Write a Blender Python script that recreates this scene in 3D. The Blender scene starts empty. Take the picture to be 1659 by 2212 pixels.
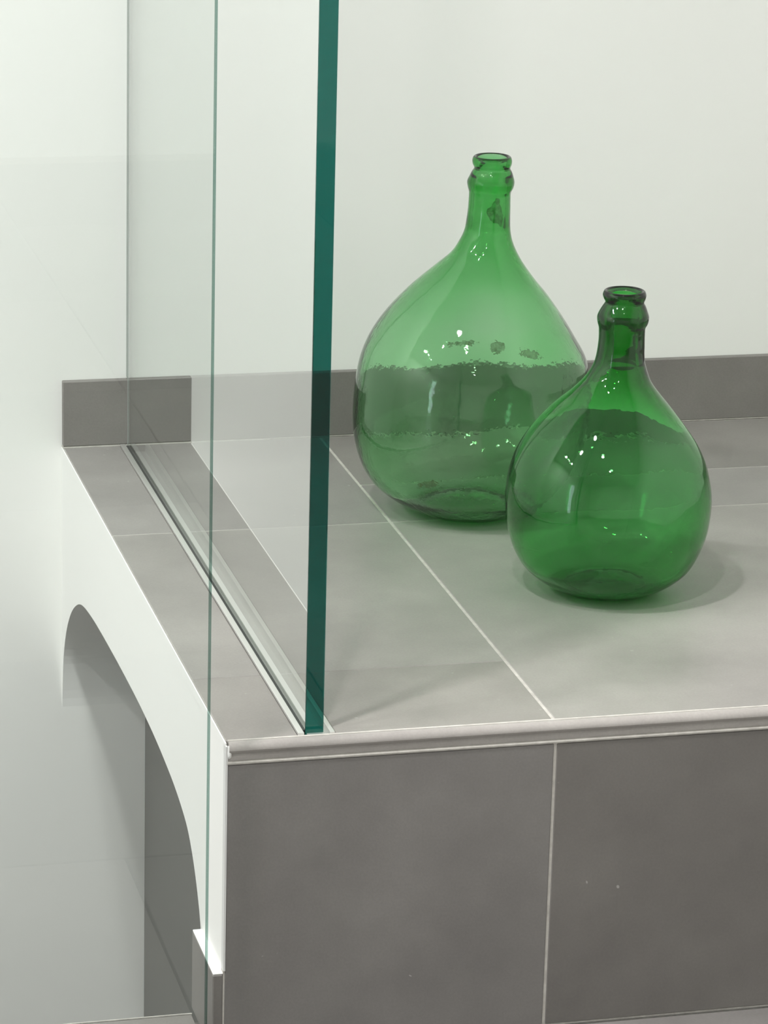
import bpy, bmesh, math, random
import numpy as np
from mathutils import Vector, Matrix, noise

# ------------------------------------------------------------------ camera
SC = bpy.context.scene
COL = SC.collection
YAW, PITCH, ROLL, FPX = 0.2514, 0.2972, 0.0265, 7096.09
CAM = Vector((-0.5373, -2.6228, 1.0336))
fw = Vector((math.sin(YAW)*math.cos(PITCH), math.cos(YAW)*math.cos(PITCH), -math.sin(PITCH)))
rt = Vector((math.cos(YAW), -math.sin(YAW), 0))
up = rt.cross(fw)
r2 = math.cos(ROLL)*rt + math.sin(ROLL)*up
u2 = -math.sin(ROLL)*rt + math.cos(ROLL)*up
cam_d = bpy.data.cameras.new('camera')
cam_d.sensor_fit = 'VERTICAL'
cam_d.sensor_height = 24.0
cam_d.sensor_width = 18.0
cam_d.lens = FPX/2212*24.0
cam_d.clip_start = 0.02
cam = bpy.data.objects.new('camera', cam_d)
COL.objects.link(cam)
M = Matrix((( r2.x, u2.x, -fw.x, CAM.x), (r2.y, u2.y, -fw.y, CAM.y), (r2.z, u2.z, -fw.z, CAM.z), (0, 0, 0, 1)))
cam.matrix_world = M
SC.camera = cam

# ------------------------------------------------------------------ world, exposure, render quality
w = bpy.data.worlds.new('world'); SC.world = w; w.use_nodes = True
w.node_tree.nodes['Background'].inputs[0].default_value = (0.80, 0.92, 1.0, 1)
w.node_tree.nodes['Background'].inputs[1].default_value = 3.2
SC.view_settings.view_transform = 'Standard'
SC.view_settings.look = 'None'
SC.view_settings.gamma = 1.0
SC.view_settings.use_curve_mapping = False
SC.view_settings.exposure = 1.0
cy = SC.cycles
cy.max_bounces = 22; cy.diffuse_bounces = 6; cy.glossy_bounces = 12; cy.transmission_bounces = 20
cy.transparent_max_bounces = 24
cy.caustics_reflective = False; cy.caustics_refractive = True
cy.sample_clamp_indirect = 20.0
cy.use_denoising = True
cy.blur_glossy = 0.0

# ------------------------------------------------------------------ dimensions (metres; top of the platform is z = 0)
D = 0.9546          # depth of the platform, front face at y = 0, back wall at y = D
H = 0.298           # platform height above the floor
CEIL = 2.40
XR = 1.60           # right wall
XL = -3.20          # left wall
YF = -4.30          # wall behind the camera
LAND = 0.0866       # the floor in front ends here, the stairwell opens behind it
PIT = -2.6
XI = 0.100          # inner wall of the arched niche
TT = 0.0095         # tile thickness

# ------------------------------------------------------------------ lights (downlights of the room)
LAMPS = [(-0.56, -0.42, 1.8), (-1.37, -0.40, 1.2), (-2.36, 0.14, 1.1), (-2.38, -0.54, 1.1), (-0.39, -1.17, 0.9), (-0.30, -2.24, 0.35)]
LAMP_W = 13.0
LAMP_R = 0.065
LAMP_COL = (1.0, 0.99, 0.985)
for i, (lx, ly, k) in enumerate(LAMPS):
    ld = bpy.data.lights.new('downlight_glow', 'AREA')
    ld.shape = 'DISK'; ld.size = 2*LAMP_R; ld.energy = LAMP_W*k; ld.color = LAMP_COL
    lo = bpy.data.objects.new('downlight_glow', ld); COL.objects.link(lo)
    lo.location = (lx, ly, CEIL-0.006)

# ------------------------------------------------------------------ helpers
def tag(o, label=None, cat=None, group=None, kind=None):
    if label: o['label'] = label
    if cat: o['category'] = cat
    if group: o['group'] = group
    if kind: o['kind'] = kind
    return o
def empty(name, loc=(0, 0, 0), parent=None):
    o = bpy.data.objects.new(name, None); COL.objects.link(o); o.location = loc
    o.empty_display_size = 0.05
    if parent: o.parent = parent
    return o
def link(name, me, mat, parent=None, loc=None):
    o = bpy.data.objects.new(name, me); COL.objects.link(o)
    if mat is not None and not me.materials: me.materials.append(mat)
    if parent is not None: o.parent = parent
    if loc is not None: o.location = loc
    return o
def mesh(name, verts, faces, mat, parent=None, smooth=False, loc=None):
    me = bpy.data.meshes.new(name); me.from_pydata(verts, [], faces); me.update()
    bm = bmesh.new(); bm.from_mesh(me); bmesh.ops.recalc_face_normals(bm, faces=bm.faces); bm.to_mesh(me); bm.free()
    if smooth:
        for p in me.polygons: p.use_smooth = True
    return link(name, me, mat, parent, loc)
def box(name, a, b, mat, parent=None, bev=0.0, seg=2):
    bm = bmesh.new(); bmesh.ops.create_cube(bm, size=1)
    c = [(a[i]+b[i])/2 for i in range(3)]; s = [abs(b[i]-a[i]) for i in range(3)]
    base = Vector(c)
    bmesh.ops.scale(bm, vec=s, verts=bm.verts)
    if bev > 0: bmesh.ops.bevel(bm, geom=list(bm.edges), offset=bev, segments=seg, affect='EDGES', profile=0.5)
    me = bpy.data.meshes.new(name); bm.to_mesh(me); bm.free()
    if bev > 0:
        for p in me.polygons: p.use_smooth = False
    ploc = Vector((0, 0, 0))
    pp = parent
    while pp is not None:
        ploc += pp.location; pp = pp.parent
    return link(name, me, mat, parent, base-ploc)
def extrude_x(name, prof, x0, x1, mat, parent=None, smooth=False):
    n = len(prof)
    v = [(x0, y, z) for y, z in prof]+[(x1, y, z) for y, z in prof]
    f = [[i, (i+1) % n, n+(i+1) % n, n+i] for i in range(n)]+[list(range(n)), [n+i for i in range(n)][::-1]]
    return mesh(name, v, f, mat, parent, smooth)

# ------------------------------------------------------------------ materials
def new_mat(name):
    m = bpy.data.materials.new(name); m.use_nodes = True
    nt = m.node_tree; return m, nt, nt.nodes['Principled BSDF']
def N(nt, t, **k):
    n = nt.nodes.new(t)
    for a, b in k.items(): setattr(n, a, b)
    return n
def clouds(nt, scale, detail=6.0, rough=0.6, vec=None, off=(0, 0, 0)):
    tc = N(nt, 'ShaderNodeNewGeometry')
    mp = N(nt, 'ShaderNodeMapping'); mp.inputs['Location'].default_value = off
    nt.links.new(tc.outputs['Position'], mp.inputs[0])
    if vec: mp.inputs['Scale'].default_value = vec
    nz = N(nt, 'ShaderNodeTexNoise'); nz.inputs['Scale'].default_value = scale
    nz.inputs['Detail'].default_value = detail; nz.inputs['Roughness'].default_value = rough
    nt.links.new(mp.outputs[0], nz.inputs['Vector'])
    return nz.outputs['Fac']
def ramp(nt, fac, stops):
    r = N(nt, 'ShaderNodeValToRGB'); e = r.color_ramp.elements
    while len(e) < len(stops): e.new(0.5)
    for el, (p, c) in zip(e, stops): el.position = p; el.color = (*c, 1)
    nt.links.new(fac, r.inputs[0]); return r.outputs[0]

def paint(name, col, rough=0.75, bump=0.02):
    m, nt, b = new_mat(name)
    f = clouds(nt, 3.0, 3)
    c = ramp(nt, f, [(0.3, tuple(x*0.985 for x in col)), (0.7, col)])
    nt.links.new(c, b.inputs['Base Color'])
    b.inputs['Roughness'].default_value = rough
    b.inputs['Specular IOR Level'].default_value = 0.3
    n2 = clouds(nt, 260.0, 3)
    bp = N(nt, 'ShaderNodeBump'); bp.inputs['Strength'].default_value = bump; bp.inputs['Distance'].default_value = 0.001
    nt.links.new(n2, bp.inputs['Height']); nt.links.new(bp.outputs[0], b.inputs['Normal'])
    return m
WALL = paint('white_wall_paint', (0.82, 0.82, 0.795))
PLASTER = paint('white_plaster', (0.84, 0.84, 0.82))
BEAD = paint('bead_paint', (0.66, 0.66, 0.65))
SEAL = paint('grey_sealant', (0.30, 0.33, 0.31))
NICHE_GREY = paint('niche_grey', (0.17, 0.17, 0.16))  # one even dark grey for the niche's inner wall
CEILM = paint('ceiling_paint', (0.82, 0.82, 0.80))

def tile_mat(name, tone, off, tint=(1, 1, 1), rough=0.42):
    m, nt, b = new_mat(name)
    f1 = clouds(nt, 5.5, 8, 0.62, off=off)
    base = [(0.30, (0.196, 0.186, 0.178)), (0.50, (0.235, 0.223, 0.213)), (0.70, (0.276, 0.263, 0.251))]
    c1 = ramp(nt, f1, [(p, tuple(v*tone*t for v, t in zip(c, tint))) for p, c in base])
    f2 = clouds(nt, 420.0, 2, 0.5)
    mx = N(nt, 'ShaderNodeMix', data_type='RGBA', blend_type='MULTIPLY'); mx.inputs[0].default_value = 0.30
    c2 = ramp(nt, f2, [(0.35, (0.80, 0.80, 0.80)), (0.65, (1.0, 1.0, 1.0))])
    nt.links.new(c1, mx.inputs[6]); nt.links.new(c2, mx.inputs[7])
    # a few pale flecks
    f3 = clouds(nt, 130.0, 1, 0.3, off=(off[1], off[2], off[0]))
    c3 = ramp(nt, f3, [(0.79, (0, 0, 0)), (0.82, (1, 1, 1))])
    mx2 = N(nt, 'ShaderNodeMix', data_type='RGBA', blend_type='MIX')
    mx2.inputs[7].default_value = (0.34, 0.33, 0.31, 1)
    nt.links.new(c3, mx2.inputs[0]); nt.links.new(mx.outputs[2], mx2.inputs[6])
    nt.links.new(mx2.outputs[2], b.inputs['Base Color'])
    rr = N(nt, 'ShaderNodeMapRange'); rr.inputs['To Min'].default_value = rough-0.05; rr.inputs['To Max'].default_value = rough+0.10
    nt.links.new(f1, rr.inputs[0]); nt.links.new(rr.outputs[0], b.inputs['Roughness'])
    bp = N(nt, 'ShaderNodeBump'); bp.inputs['Strength'].default_value = 0.12; bp.inputs['Distance'].default_value = 0.0006
    nt.links.new(f2, bp.inputs['Height']); nt.links.new(bp.outputs[0], b.inputs['Normal'])
    return m
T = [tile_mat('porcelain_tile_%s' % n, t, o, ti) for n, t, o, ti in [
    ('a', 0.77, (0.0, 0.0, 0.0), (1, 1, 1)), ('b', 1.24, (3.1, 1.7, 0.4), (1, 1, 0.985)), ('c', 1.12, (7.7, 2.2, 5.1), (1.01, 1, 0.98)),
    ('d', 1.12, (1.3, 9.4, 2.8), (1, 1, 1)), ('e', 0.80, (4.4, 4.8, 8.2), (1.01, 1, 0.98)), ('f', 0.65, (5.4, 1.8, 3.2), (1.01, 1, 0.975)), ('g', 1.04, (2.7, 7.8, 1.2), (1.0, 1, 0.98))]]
TRIM = tile_mat('trim_tile', 1.5, (2.2, 6.4, 1.2), (1.01, 1, 0.99), 0.30)
def grout_mat():
    m, nt, b = new_mat('pale_grout')
    f = clouds(nt, 90, 5)
    c = ramp(nt, f, [(0.3, (0.42, 0.40, 0.37)), (0.7, (0.56, 0.54, 0.50))])
    nt.links.new(c, b.inputs['Base Color']); b.inputs['Roughness'].default_value = 0.85
    f2 = clouds(nt, 500, 3)
    bp = N(nt, 'ShaderNodeBump'); bp.inputs['Strength'].default_value = 0.4; bp.inputs['Distance'].default_value = 0.001
    nt.links.new(f2, bp.inputs['Height']); nt.links.new(bp.outputs[0], b.inputs['Normal'])
    return m
GROUT = grout_mat()
def alu(name, col, rough):
    m, nt, b = new_mat(name)
    f = clouds(nt, 40, 3, vec=(1, 0.05, 1))
    rr = N(nt, 'ShaderNodeMapRange'); rr.inputs['To Min'].default_value = rough; rr.inputs['To Max'].default_value = rough+0.08
    nt.links.new(f, rr.inputs[0]); nt.links.new(rr.outputs[0], b.inputs['Roughness'])
    b.inputs['Base Color'].default_value = (*col, 1); b.inputs['Metallic'].default_value = 0.85
    return m
ALU = alu('satin_aluminium', (0.80, 0.80, 0.78), 0.35)
def gasket():
    m, nt, b = new_mat('dark_rubber_gasket')
    f = clouds(nt, 80, 3)
    nt.links.new(ramp(nt, f, [(0.3, (0.020, 0.022, 0.021)), (0.7, (0.035, 0.037, 0.036))]), b.inputs['Base Color'])
    b.inputs['Roughness'].default_value = 0.55
    return m
GASK = gasket()
def glass(name, sig, rough=0.0, ior=1.5, tint=(1, 1, 1), bump=None):
    """clear dielectric whose colour comes from absorption per metre (sig, RGB)"""
    m = bpy.data.materials.new(name); m.use_nodes = True; nt = m.node_tree
    for n in list(nt.nodes): nt.nodes.remove(n)
    out = N(nt, 'ShaderNodeOutputMaterial')
    g = N(nt, 'ShaderNodeBsdfGlass'); g.inputs['IOR'].default_value = ior; g.inputs['Roughness'].default_value = rough
    g.inputs['Color'].default_value = (*tint, 1)
    nt.links.new(g.outputs[0], out.inputs['Surface'])
    d = max(sig)*1.02
    va = N(nt, 'ShaderNodeVolumeAbsorption'); va.inputs['Density'].default_value = d
    va.inputs['Color'].default_value = (*[1-s/d for s in sig], 1)
    nt.links.new(va.outputs[0], out.inputs['Volume'])
    if bump:
        f = clouds(nt, bump[0], 2, 0.5)
        bp = N(nt, 'ShaderNodeBump'); bp.inputs['Strength'].default_value = bump[1]; bp.inputs['Distance'].default_value = bump[2]
        nt.links.new(f, bp.inputs['Height']); nt.links.new(bp.outputs[0], g.inputs['Normal'])
    return m
def sheet(name, tint, mirror=True):
    """flat clear sheet: straight transmission plus mirror reflection by Fresnel on each face"""
    m = bpy.data.materials.new(name); m.use_nodes = True; nt = m.node_tree
    for n in list(nt.nodes): nt.nodes.remove(n)
    out = N(nt, 'ShaderNodeOutputMaterial'); mix = N(nt, 'ShaderNodeMixShader')
    tr = N(nt, 'ShaderNodeBsdfTransparent'); gl_ = N(nt, 'ShaderNodeBsdfGlossy'); gl_.inputs['Roughness'].default_value = 0.0
    gl_.inputs['Color'].default_value = (1, 1, 1, 1)
    geo = N(nt, 'ShaderNodeNewGeometry'); fr = N(nt, 'ShaderNodeFresnel')
    mr = N(nt, 'ShaderNodeMapRange'); mr.inputs['To Min'].default_value = 1.5; mr.inputs['To Max'].default_value = 1/1.5
    nt.links.new(geo.outputs['Backfacing'], mr.inputs[0]); nt.links.new(mr.outputs[0], fr.inputs['IOR'])
    tr.inputs['Color'].default_value = (*tint, 1)
    a1 = N(nt, 'ShaderNodeMath', operation='MULTIPLY'); a1.inputs[1].default_value = 2.0
    a2 = N(nt, 'ShaderNodeMath', operation='ADD'); a2.inputs[1].default_value = 1.0
    a3 = N(nt, 'ShaderNodeMath', operation='DIVIDE')          # both faces of the sheet together: 2F/(1+F)
    nt.links.new(fr.outputs[0], a1.inputs[0]); nt.links.new(fr.outputs[0], a2.inputs[0])
    nt.links.new(a1.outputs[0], a3.inputs[0]); nt.links.new(a2.outputs[0], a3.inputs[1])
    if mirror: nt.links.new(a3.outputs[0], mix.inputs[0])
    else: mix.inputs[0].default_value = 0.0
    nt.links.new(tr.outputs[0], mix.inputs[1]); nt.links.new(gl_.outputs[0], mix.inputs[2])
    nt.links.new(mix.outputs[0], out.inputs['Surface'])
    return m
PANE = sheet('clear_sheet_glass', (0.950, 0.975, 0.965))
PANE2 = sheet('clear_sheet_glass_near', (0.958, 0.978, 0.970))
EDGE = glass('polished_glass_edge', (1700, 680, 740))
EDGE2 = sheet('thin_polished_edge', (0.55, 0.66, 0.63), False)
CLEAR = sheet('clear_sheet_face', (0.985, 0.992, 0.988), False)
GREEN_A = glass('pale_green_bottle_glass', (225, 66, 205), bump=(95.0, 0.22, 0.0008))
GREEN_B = glass('deep_green_bottle_glass', (400, 102, 350), bump=(60.0, 0.18, 0.0008))

# ------------------------------------------------------------------ the setting
W_ = 0.12
box('wall_back', (XL-W_, D, PIT-W_), (XR+W_, D+W_, CEIL+W_), WALL); bpy.data.objects['wall_back']['kind'] = 'structure'
tag(box('wall_right', (XR, YF, -H-W_), (XR+W_, D, CEIL), WALL), kind='structure')
tag(box('wall_front', (XL-W_, YF-W_, -H-W_), (XR+W_, YF, CEIL+W_), WALL), kind='structure')
# left wall with a tall narrow window opening
WY0, WY1, WZ0, WZ1 = -2.00, -1.55, -0.20, 1.70
def wall_left():
    x0, x1 = XL-W_, XL
    parts = [((x0, YF, PIT-W_), (x1, WY0, CEIL)), ((x0, WY1, PIT-W_), (x1, D, CEIL)),
             ((x0, WY0, PIT-W_), (x1, WY1, WZ0)), ((x0, WY0, WZ1), (x1, WY1, CEIL))]
    v, f = [], []
    for a, b in parts:
        k = len(v)
        v += [(x, y, z) for x in (a[0], b[0]) for y in (a[1], b[1]) for z in (a[2], b[2])]
        f += [[k+i for i in q] for q in ((0, 1, 3, 2), (4, 6, 7, 5), (0, 4, 5, 1), (2, 3, 7, 6), (0, 2, 6, 4), (1, 5, 7, 3))]
    return mesh('wall_left', v, f, WALL)
tag(wall_left(), kind='structure')
wn = tag(empty('window_1', (XL-0.06, (WY0+WY1)/2, WZ0)), kind='structure')
for a, b in [((XL-0.08, WY0, WZ0), (XL-0.03, WY0+0.04, WZ1)), ((XL-0.08, WY1-0.04, WZ0), (XL-0.03, WY1, WZ1)),
             ((XL-0.08, WY0+0.04, WZ0), (XL-0.03, WY1-0.04, WZ0+0.04)), ((XL-0.08, WY0+0.04, WZ1-0.04), (XL-0.03, WY1-0.04, WZ1))]:
    box('window_frame', a, b, PLASTER, wn, 0.003)
tag(box('ceiling', (XL-W_, YF-W_, CEIL), (XR+W_, D, CEIL+W_), CEILM), kind='structure')

# floor in front of the stairwell: slab with tiles
fl = tag(box('floor', (XL, YF, -H-0.20), (XR, LAND, -H-TT), GROUT), kind='structure')
random.seed(4)
def tile_on(parent, name, a, b, mat, bev=0.0009):
    return box(name, a, b, mat, parent, bev, 1)
G = 0.0014
yy = [LAND]+[LAND-0.61*i for i in range(1, 8)]
xs = [-3.19, -2.70, -2.10, -1.50, -0.90, -0.303, 0.30, 0.90, 1.50, XR]
for i in range(len(yy)-1):
    y1, y0 = yy[i], max(yy[i+1], YF)
    if y1-y0 < 0.05: continue
    for j in range(len(xs)-1):
        x0, x1 = xs[j], xs[j+1]
        y1b = y1-G
        if i == 0 and x1 > 0.05: y1b = -0.0022        # the platform stands here
        if i == 0 and x0 < 0.0 < x1: x1 = x1
        if i == 0 and x0 < -0.1 and x1 > 0:           # tile cut around the corner of the platform
            tile_on(fl, 'floor_tile', (x0+G, y0+G, -H-TT), (-0.0115, y1-G, -H), T[6])
            tile_on(fl, 'floor_tile', (-0.0085, y0+G, -H-TT), (x1-G, y1b, -H), T[0])
            continue
        tile_on(fl, 'floor_tile', (x0+G, y0+G, -H-TT), (x1-G, y1b, -H), T[(0, 6)[(i+j) % 2]])
# pale nosing line along the edge of the floor at the stairwell
tag(box('trim_1', (XL, LAND-0.0002, -H-0.012), (-0.0112, LAND+0.0016, -H+0.0002), GROUT), kind='structure')
tag(box('stairwell_floor', (XL, LAND, PIT-W_), (XI, D, PIT), GROUT), kind='structure')
st = tag(empty('added_steps', (0, LAND, PIT)), 'unseen grey tiled steps added below the floor edge to cut bounced light', 'added stairs')  # unseen dark steps, added to absorb and block light in the stairwell
zz = -H
for k in range(3):
    zz -= 0.18
    y0 = LAND+0.002+k*0.283; y1 = min(y0+0.283, D-0.003)
    box('added_step', (XL+0.001, y0, PIT+0.001), (XI-0.004 if y0 > 0.11 else -0.001, y1-0.001, zz-TT), T[0], st)
    x0 = XL+0.003
    while x0 < 0.0:
        x1 = min(x0+0.6, XI-0.004 if y0 > 0.11 else -0.002)
        box('added_tread', (x0, y0, zz-TT), (x1-0.002, y1-0.001, zz), T[0], st, 0.0009, 1)
        x0 = x0+0.6
tag(box('wall_stairwell', (XL, LAND-0.10, PIT), (0.0, LAND, -H-0.20), WALL), kind='structure')

# ------------------------------------------------------------------ the tiled platform
pf = tag(empty('tiled_platform', (0, 0, -H)), 'raised platform clad in grey stone-look tiles with a white arched side, carrying the green bottles', 'platform')
def rel(o):      # children built in world coordinates under a parent that sits at z = -H
    o.location = Vector(o.location)-Vector((0, 0, -H)); return o
# white arched side wall (thickness XI), profile in y, z
arch = [(0.9556, -0.332), (0.9525, -0.296), (0.9425, -0.250), (0.9240, -0.216), (0.9000, -0.190), (0.8700, -0.168), (0.8300, -0.149), (0.7900, -0.139),
        (0.7300, -0.1325), (0.6700, -0.129), (0.5900, -0.126), (0.5000, -0.1238), (0.4200, -0.1235), (0.3500, -0.1257), (0.3000, -0.129), (0.2500, -0.134),
        (0.2100, -0.1410), (0.1750, -0.1510), (0.1500, -0.167), (0.1330, -0.1830), (0.1200, -0.1990), (0.1110, -0.2130), (0.1060, -0.2250), (0.1045, -0.2400)]
def smooth_curve(pts, k=4):
    out = []
    n = len(pts)
    for i in range(n-1):
        p0, p1, p2, p3 = pts[max(i-1, 0)], pts[i], pts[i+1], pts[min(i+2, n-1)]
        for s in range(k):
            t = s/k
            out.append(tuple(0.5*((2*b)+(-a+c)*t+(2*a-5*b+4*c-d)*t*t+(-a+3*b-3*c+d)*t**3) for a, b, c, d in zip(p0, p1, p2, p3)))
    out.append(pts[-1]); return out
YB = 0.0085         # body starts behind the front tiles
def side_wall():
    cur = [(min(y, D-0.00002), z) for y, z in smooth_curve(arch)]
    on = [c for c in cur if c[0] >= D-0.00003]; cur = on[-1:]+[c for c in cur if c[0] < D-0.00003]
    ztop = -0.0105
    bm = bmesh.new()
    sec = []          # columns of (outer point, inner point) round the arch, then the leg
    pts = [((y, ztop), (y, z)) for y, z in cur if y > 0.1046]
    pts[0] = ((D-0.00002, ztop), cur[0])
    pts.append(((YB, ztop), (0.1045, -0.2400)))
    pts.append(((YB, -0.2400), (0.1045, -0.2401)))
    pts.append(((YB, PIT), (0.1045, PIT)))
    rows_ = []
    for o_, i_ in pts:
        rows_.append([bm.verts.new((x, y, z)) for x, (y, z) in ((0, o_), (0, i_), (XI, i_), (XI, o_))])
    for p, q in zip(rows_, rows_[1:]):
        for k in range(4):
            bm.faces.new((p[k], q[k], q[(k+1) % 4], p[(k+1) % 4]))
    bm.faces.new(rows_[0]); bm.faces.new(rows_[-1][::-1])
    bmesh.ops.recalc_face_normals(bm, faces=bm.faces)
    me = bpy.data.meshes.new('arched_side_wall'); bm.to_mesh(me); bm.free()
    return rel(link('arched_side_wall', me, PLASTER, pf))
tag(side_wall(), 'smooth white plaster side with an arched opening')
rel(mesh('core_block', [(x, y, z) for x in (XI, XR) for y in (YB, D) for z in (-H if False else PIT, -0.0105)],
     [(0, 1, 3, 2), (4, 6, 7, 5), (0, 4, 5, 1), (2, 3, 7, 6), (0, 2, 6, 4), (1, 5, 7, 3)], WALL, pf))
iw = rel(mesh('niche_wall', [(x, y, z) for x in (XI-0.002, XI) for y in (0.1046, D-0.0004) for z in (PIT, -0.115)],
     [(0, 1, 3, 2), (4, 6, 7, 5), (0, 4, 5, 1), (2, 3, 7, 6), (0, 2, 6, 4), (1, 5, 7, 3)], NICHE_GREY, pf))
CX0, CX1 = 0.0655, 0.0998
# grout bed under the top tiles and behind the front tiles
def cbox(name, a, b, mat, bev=0.0009, seg=1):
    # pf location is handled inside box()
    return box(name, a, b, mat, pf, bev, seg)
cbox('grout_bed', (0.0012, 0.0095, -0.0100), (CX0, D-0.0003, -0.0006), GROUT, 0)
cbox('grout_bed', (CX1, 0.0095, -0.0100), (XR, D-0.0003, -0.0006), GROUT, 0)
cbox('plaster_edge', (-0.0002, 0.0030, -0.0110), (0.0011, D-0.0005, -0.0008), PLASTER, 0.0003)
cbox('grout_bed', (0.0012, 0.0008, -H), (XR, 0.0080, -0.0150), GROUT, 0)
# top tiles; the glass channel (x 0.0665 .. 0.0995) is let in between them
rows = [(0.0072, 0.1650, 2), (0.1652, 0.609, 1), (0.611, D-0.0105, 3)]
for y0, y1, m in rows:
    cbox('top_tile', (0.0012, y0, -0.0095), (CX0, y1, 0.0), T[m])
    cbox('top_tile', (CX1, y0, -0.0095), (0.2990, y1, 0.0), T[m])
for x0, x1 in ((0.3014, 0.899), (0.9014, XR-0.001)):
    for y0, y1, m in [(0.0072, 0.609, 1), (0.611, 0.7485, 3), (0.7505, D-0.0105, 6)]:
        cbox('top_tile', (x0, y0, -0.0095), (x1, y1, 0.0), T[m])
# front tiles
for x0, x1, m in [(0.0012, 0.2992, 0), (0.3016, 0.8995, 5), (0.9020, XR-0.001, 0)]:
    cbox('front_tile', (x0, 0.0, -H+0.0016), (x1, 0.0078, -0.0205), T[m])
# rounded edge trim along the front of the top
def nosing():
    prof = [(0.0056, -0.010), (0.0056, 0.0)]
    for k in range(9):
        a = math.radians(90+k*90/8)
        prof.append((0.0043+0.0068*math.cos(a), -0.0066+0.0068*math.sin(a)))
    prof += [(-0.0012, -0.0090), (0.0002, -0.0098), (0.0002, -0.0164), (0.0056, -0.0168)]
    return prof
ns = extrude_x('edge_trim', nosing(), 0.0026, XR-0.001, TRIM, pf, smooth=False); rel(ns)
gj0 = extrude_x('grout_joint', [(0.0070, -0.006), (0.0057, -0.006), (0.0050, 0.0004), (0.0063, 0.0007), (0.0078, 0.0004)], 0.0026, XR-0.001, GROUT, pf); rel(gj0)
tag(ns, 'rounded grey edge strip')
gj = extrude_x('grout_joint', [(-0.0006, -0.0172), (-0.0010, -0.0185), (-0.0006, -0.0200), (0.004, -0.0203), (0.004, -0.0170)], 0.0012, XR-0.001, GROUT, pf); rel(gj)
# plaster filler at the left end of the trim and the rounded plaster corner
def lump(name, c, s, mat, parent, seed=0):
    bm = bmesh.new(); bmesh.ops.create_icosphere(bm, subdivisions=3, radius=1)
    for v in bm.verts:
        d = 1+0.25*noise.noise(v.co*1.8+Vector((seed, 0, 0)))
        v.co = Vector((v.co.x*s[0]*d, v.co.y*s[1]*d, v.co.z*s[2]*d))
    me = bpy.data.meshes.new(name); bm.to_mesh(me); bm.free()
    for q in me.polygons: q.use_smooth = True
    return rel(link(name, me, mat, parent, c))
lump('filler_blob', (0.0030, 0.0010, -0.0085), (0.0022, 0.0028, 0.0065), PLASTER, pf, 3)
# corner strip: joint material between plaster side and the front tiles
cs = rel(mesh('corner_strip', [(x, y, z) for x in (-0.0002, 0.0016) for y in (-0.0004, 0.0088) for z in (-0.2165, -0.0030)],
     [(0, 1, 3, 2), (4, 6, 7, 5), (0, 4, 5, 1), (2, 3, 7, 6), (0, 2, 6, 4), (1, 5, 7, 3)], BEAD, pf))
rel(mesh('grout_joint', [(x, y, z) for x in (-0.0003, 0.0012) for y in (0.0008, 0.0080) for z in (-H+0.001, -0.2165)],
     [(0, 1, 3, 2), (4, 6, 7, 5), (0, 4, 5, 1), (2, 3, 7, 6), (0, 2, 6, 4), (1, 5, 7, 3)], GROUT, pf))
# skirting on the foot of the side wall
cbox('skirting_tile', (-TT, 0.0, -H+0.0008), (-0.0003, 0.098, -0.2200), T[4])
cbox('skirting_caulk', (-TT+0.0003, 0.0006, -0.2200), (0.0, 0.0975, -0.2185), PLASTER, 0.0005)

# tiled baseboard on the back wall
bb = tag(empty('baseboard_back', (0, D, 0)), kind='structure')
BH = 0.0775
def bbox(name, a, b, mat, bev=0.0008):
    return box(name, a, b, mat, bb, bev, 1)
for x0, x1, m in [(0.0006, 0.5985, 4), (0.6003, 1.198, 4), (1.1998, XR-0.001, 4)]:
    me_o = bbox('baseboard_tile', (x0, D-TT, 0.0016), (x1, D-0.0002, BH), T[m])
bbox('grout_joint', (0.0002, D-TT+0.0008, 0.0002), (XR-0.001, D-0.0004, 0.0016), GROUT, 0)
bbox('grout_joint', (0.0002, D-TT-0.0009, -0.0004), (0.24, D-TT, 0.0010), GROUT, 0.0003)

# ------------------------------------------------------------------ glass panel standing on the platform
gp = tag(empty('glass_screen', (0.083, 0.0, 0.0)), 'tall glass sheet with thick dark teal front edge, standing in a channel on the platform', 'glass panel')
GX0, GX1 = 0.0746, 0.0910
def pane(name, a, b, mat, parent):
    return box(name, a, b, mat, parent)
gbl = None
gl = pane('glass_sheet', (GX0, 0.0202, -0.0070), (GX1, D-0.0115, 2.2), PANE, gp)
tag(box('polished_edge', (GX0, 0.0175, -0.0070), (GX1, 0.0200, 2.2), EDGE, gp, 0.0005, 2), 'dark teal polished front edge')
box('sealant_line', (GX0-0.0002, D-0.0113, 0.0), (GX0+0.0018, D-0.0097, 2.2), SEAL, gp)
box('sealant_line', (GX0-0.0002, D-0.0097, 0.079), (GX0+0.0018, D-0.0003, 2.2), SEAL, gp)
# channel: floor, two side rims, rubber lines and an end stop
def one_mirror_face(o, axis, sign):
    o.data.materials.append(CLEAR)
    for q in o.data.polygons: q.material_index = 0 if q.normal[axis]*sign > 0.9 else 1
one_mirror_face(gl, 0, -1)
def gbox(name, a, b, mat, bev=0.0004): return box(name, a, b, mat, gp, bev, 2)
cy0, cy1 = 0.0079, D-0.0110
gbox('channel_base', (0.0662, cy0, -0.0092), (0.0992, cy1, -0.0078), ALU)
gbox('channel_end', (0.0755, cy0+0.0016, -0.0078), (0.0911, 0.0168, -0.0015), ALU)
gbox('channel_rim', (0.0660, cy0, -0.0092), (0.0715, cy1, 0.0024), ALU)
gbox('channel_rim', (0.0946, cy0, -0.0092), (0.0990, cy1, 0.0018), ALU)
gbox('gasket', (0.0722, cy0+0.012, -0.0078), (0.0752, cy1, 0.0004), GASK)

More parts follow.
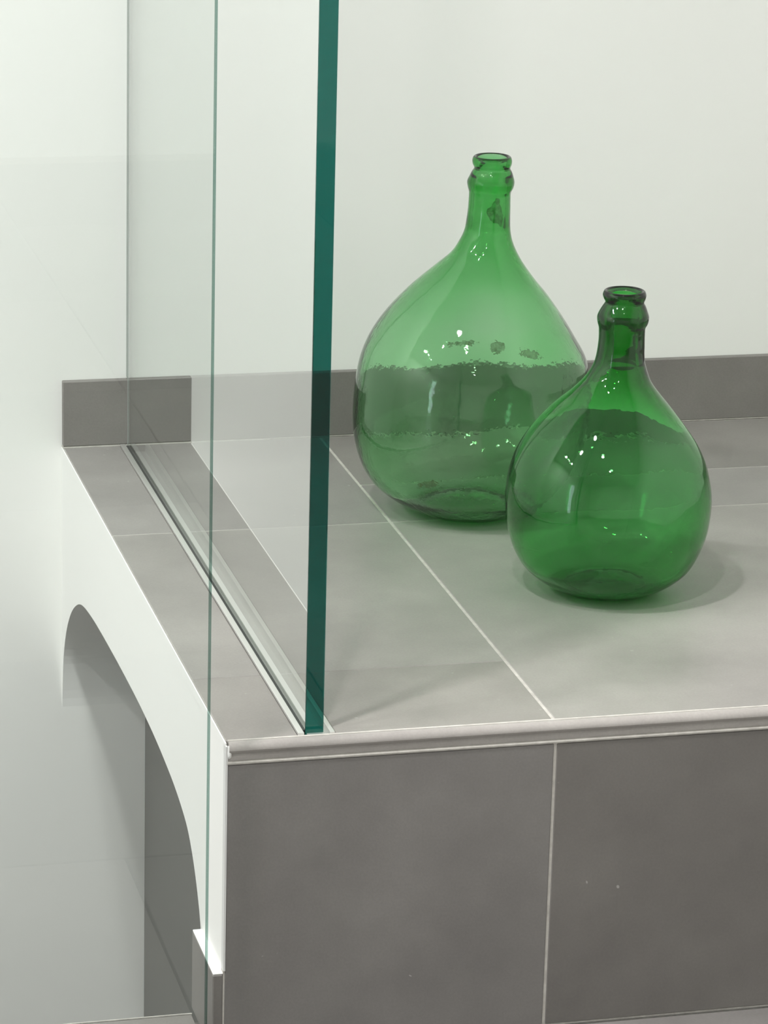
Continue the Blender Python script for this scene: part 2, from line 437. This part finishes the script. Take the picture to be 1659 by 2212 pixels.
# near pane: a second sheet of glass in front of the stairwell, standing on the floor
NX, NY = -0.0210, -0.0300
gn = tag(empty('glass_balustrade', (NX, NY, -H)), 'thin-edged clear glass balustrade pane across the stairwell, left of the platform corner', 'glass panel')
gl2 = box('glass_sheet', (XL+0.30, NY-0.004, -H+0.004), (NX-0.0011, NY+0.004, 2.2), PANE2, gn)
one_mirror_face(gl2, 1, -1)
tag(box('polished_edge', (NX-0.0010, NY-0.004, -H+0.004), (NX, NY+0.004, 2.2), EDGE2, gn), 'dark polished edge')
box('channel_rim', (XL+0.30, NY-0.009, -H), (NX-0.002, NY-0.0045, -H+0.012), ALU, gn, 0.0005)
box('channel_rim', (XL+0.30, NY+0.0045, -H), (NX-0.002, NY+0.009, -H+0.012), ALU, gn, 0.0005)

# ------------------------------------------------------------------ the two demijohns
RH = Vector((math.cos(YAW), -math.sin(YAW), 0))
def interp(prof, k):
    return smooth_curve(prof, k)
def demijohn(name, base, prof, wall, neck_t, neck_z, foot, mat, seed, label, wob):
    random.seed(seed)
    dense = interp(prof, 5)
    Ht = prof[-1][0]
    NS = 144
    rings = []          # (kind, list of points)
    def ring(z, r, o, amp=0.0, ph=0.0):
        pts = []
        for i in range(NS):
            a = 2*math.pi*i/NS
            rr = r
            if amp:
                n = noise.noise(Vector((math.cos(a)*r*wob+seed, math.sin(a)*r*wob, z*wob*0.8+ph)))
                rr = r+amp*n
            p = RH*o
            pts.append((p.x+rr*math.cos(a), p.y+rr*math.sin(a), z))
        return pts
    # underside: punt then foot ring
    o0 = dense[0][2]
    punt = 0.011
    for t in (0.04, 0.25, 0.45, 0.62, 0.76, 0.87):
        rings.append(ring(punt*(1-t**2.2), foot*t*0.94, o0))
    rings.append(ring(0.0012, foot*0.93, o0)); rings.append(ring(0.0, foot*0.97, o0))
    for z, r, o in dense:
        if z <= 0: continue
        rings.append(ring(z, r, o, 0.0005 if z < neck_z else 0.00015))
    # mouth: roll over the lip
    zt, rt_, ot = dense[-1]
    for dz, dr in ((0.0014, -0.0007), (0.0021, -0.0019), (0.0018, -0.0031), (0.0004, -0.0038)):
        rings.append(ring(zt+dz, rt_+dr, ot))
    # inside
    r_mouth = rt_-0.0040
    inner = []
    for z, r, o in reversed(dense):
        if z > zt-0.002: continue
        k = min(1.0, max(0.0, (z-neck_z+0.05)/0.05))
        th = wall*(1-k)+neck_t*k
        ri = r-th
        if r < 0.030 and z > neck_z: ri = min(ri, r_mouth+0.0006+0.9*max(0.0, zt-0.075-z)) if z > zt-0.075 else ri
        if z < 0.030:
            ri = ri-0.0030*(1-z/0.030)
        inner.append([z, ri, o])
    zb = 0.0085
    for z, ri, o in inner:
        if z < zb: break
        rings.append(ring(z, ri, o, 0.0009 if z < neck_z else 0.0002, 7.0))
        last = (z, ri, o)
    zl, rl, ol = last
    for t in (0.93, 0.82, 0.68, 0.52, 0.35, 0.18, 0.05):
        zz = 0.0075+0.0120*(1-(t/0.93)**2.0)
        rings.append(ring(zz if t < 0.93 else (zl+0.0075)/2, min(rl, foot*1.15)*t, ol, 0.0004))
    v = [p for rg in rings for p in rg]
    f = []
    for k in range(len(rings)-1):
        for i in range(NS):
            j = (i+1) % NS
            f.append((k*NS+i, k*NS+j, (k+1)*NS+j, (k+1)*NS+i))
    c0 = len(v); v.append((*(RH*o0)[:2], punt)); f += [(c0, (i+1) % NS, i) for i in range(NS)]
    c1 = len(v); v.append((*(RH*ol)[:2], v[(len(rings)-1)*NS][2]+0.0003)); b_ = (len(rings)-1)*NS
    f += [(c1, b_+i, b_+(i+1) % NS) for i in range(NS)]
    o = mesh(name, v, f, mat, None, True, base)
    return o, dense

P1 = [(0.0, 0.050, 0.0), (0.004, 0.0608, -0.0005), (0.0115, 0.0748, -0.002), (0.0212, 0.0890, -0.003), (0.0346, 0.1040, -0.003), (0.0538, 0.1158, -0.0026), (0.0769, 0.1235, -0.0017), (0.1, 0.1262, -0.0014), (0.1231, 0.1261, -0.001), (0.1461, 0.124, -0.0008), (0.1692, 0.1203, 0.0002), (0.1923, 0.1092, -0.0015), (0.2154, 0.0944, -0.0012), (0.2385, 0.0759, 0.0005), (0.2538, 0.0614, 0.0018), (0.2692, 0.0468, 0.0045), (0.2827, 0.0353, 0.0076), (0.2961, 0.0281, 0.0088), (0.3077, 0.0244, 0.0099), (0.3192, 0.0231, 0.0104), (0.3308, 0.0224, 0.0109), (0.3404, 0.0221, 0.011), (0.3481, 0.0221, 0.0111), (0.3538, 0.0241, 0.0116), (0.3596, 0.0249, 0.0117), (0.3654, 0.023, 0.0122), (0.37, 0.0211, 0.0125), (0.3738, 0.0190, 0.0126), (0.3780, 0.0204, 0.0124), (0.3815, 0.0209, 0.0123), (0.3845, 0.0203, 0.0123)]
P2 = [(0.0, 0.040, -0.005), (0.0037, 0.0518, -0.005), (0.0091, 0.0622, -0.005), (0.0168, 0.0735, -0.005), (0.0274, 0.0846, -0.0053), (0.0427, 0.0931, -0.0055), (0.061, 0.0993, -0.0053), (0.0793, 0.1022, -0.0053), (0.0976, 0.1029, -0.0054), (0.1159, 0.1006, -0.0058), (0.1342, 0.0956, -0.006), (0.1525, 0.0866, -0.0062), (0.1707, 0.0736, -0.0065), (0.189, 0.058, -0.0055), (0.2012, 0.0458, -0.0038), (0.2134, 0.0352, -0.0025), (0.2241, 0.029, -0.001), (0.2348, 0.0249, -0.0003), (0.2439, 0.0234, 0.0001), (0.2515, 0.0229, 0.0004), (0.2576, 0.0226, 0.0005), (0.2637, 0.0226, 0.0004), (0.2698, 0.0229, 0.0003), (0.2744, 0.0247, 0.0007), (0.2805, 0.0254, 0.0009), (0.2866, 0.0233, 0.0012), (0.2912, 0.0211, 0.0016), (0.2951, 0.0191, 0.0017), (0.2990, 0.0206, 0.0014), (0.3022, 0.0214, 0.0013), (0.3048, 0.0208, 0.0013)]
B1 = (0.3946, 0.6397, 0.0004)
B2 = (0.4627, 0.3541, 0.0004)
d1, dense1 = demijohn('demijohn', B1, P1, 0.0027, 0.0058, 0.27, 0.050, GREEN_A, 3,
    'x', 14)
tag(d1, 'taller paler green demijohn with brown residue inside, standing nearer the back wall', 'bottle', 'green glass demijohns on the platform')
d2, dense2 = demijohn('demijohn', B2, P2, 0.0030, 0.0083, 0.215, 0.040, GREEN_B, 8, 'x', 16)
tag(d2, 'smaller deeper green demijohn standing in front, nearer the platform edge', 'bottle', 'green glass demijohns on the platform')

def residue_mat():
    m, nt, b = new_mat('brown_dried_residue')
    f = clouds(nt, 140, 4)
    nt.links.new(ramp(nt, f, [(0.3, (0.12, 0.055, 0.008)), (0.7, (0.22, 0.13, 0.03))]), b.inputs['Base Color'])
    nt.links.new(ramp(nt, clouds(nt, 150, 2, off=(2, 2, 2)), [(0.30, (0.30, 0.30, 0.30)), (0.65, (0.72, 0.72, 0.72))]), b.inputs['Alpha'])
    b.inputs['Roughness'].default_value = 0.8
    return m
RES = residue_mat()
def residue(parent, dense, th0, th1, z0, z1, thr, seed, inset, freq=110.0):
    zs = [d[0] for d in dense]; rs = [d[1] for d in dense]; os_ = [d[2] for d in dense]
    rm = float(np.interp((z0+z1)/2, zs, rs))-inset
    arc = math.radians(th1-th0)*rm
    c = 0.0005
    nt_, nz = max(6, int(arc/c)), max(6, int((z1-z0)/c))
    bm = bmesh.new(); vs = {}
    def keep(i, j):
        u, v_ = 2*i/nt_-1, 2*j/nz-1
        return noise.fractal(Vector((i*c*freq+seed, j*c*freq, seed)), 0.9, 2.0, 2)*0.6+0.9*(1-u*u-v_*v_) > thr
    def V(i, j):
        if (i, j) not in vs:
            z = z0+(z1-z0)*j/nz
            a = math.radians(th0+(th1-th0)*i/nt_)
            r = float(np.interp(z, zs, rs))-inset; o = float(np.interp(z, zs, os_))
            p = RH*o
            vs[(i, j)] = bm.verts.new((p.x+r*math.cos(a), p.y+r*math.sin(a), z))
        return vs[(i, j)]
    for i in range(nt_):
        for j in range(nz):
            if keep(i, j): bm.faces.new((V(i, j), V(i+1, j), V(i+1, j+1), V(i, j+1)))
    me = bpy.data.meshes.new('residue_patch'); bm.to_mesh(me); bm.free()
    for q in me.polygons: q.use_smooth = True
    return tag(link('residue_patch', me, RES, parent), 'brown dried residue')
residue(d1, dense1, 56, 65, 0.140, 0.158, 0.25, 1.3, 0.0046)
residue(d1, dense1, 71, 90, 0.149, 0.157, 0.30, 5.3, 0.0046, 220)
residue(d1, dense1, 33, 50, 0.144, 0.156, 0.35, 9.1, 0.0046, 200)
residue(d1, dense1, -10, 85, 0.306, 0.340, 0.22, 4.4, 0.0070, 90)
residue(d1, dense1, 100, 125, 0.006, 0.016, 0.45, 7.7, 0.0075, 200)

# ------------------------------------------------------------------ downlight fittings
for i, (lx, ly, k) in enumerate(LAMPS):
    v, f = [], []
    n = 40
    for z, r in ((CEIL-0.0005, 0.085), (CEIL-0.005, 0.083), (CEIL-0.008, 0.075), (CEIL-0.004, 0.066), (CEIL-0.0005, 0.0655)):
        v += [(lx+r*math.cos(2*math.pi*j/n), ly+r*math.sin(2*math.pi*j/n), z) for j in range(n)]
    for q in range(4):
        f += [(q*n+j, q*n+(j+1) % n, (q+1)*n+(j+1) % n, (q+1)*n+j) for j in range(n)]
    f += [(4*n+j, 4*n+(j+1) % n, (j+1) % n, j) for j in range(n)]
    o = mesh('downlight', v, f, ALU, None, True)
    tag(o, ['round recessed ceiling downlight nearest the platform, the brightest dot mirrored in the bottles',
            'round recessed ceiling downlight over the stairwell, second from the platform',
            'round recessed ceiling downlight nearest both the back wall and the left wall',
            'round recessed ceiling downlight nearest the left wall, away from the back wall',
            'round recessed ceiling downlight in front of the platform corner',
            'round recessed ceiling downlight farthest from the back wall'][i], 'light', 'recessed ceiling downlights')
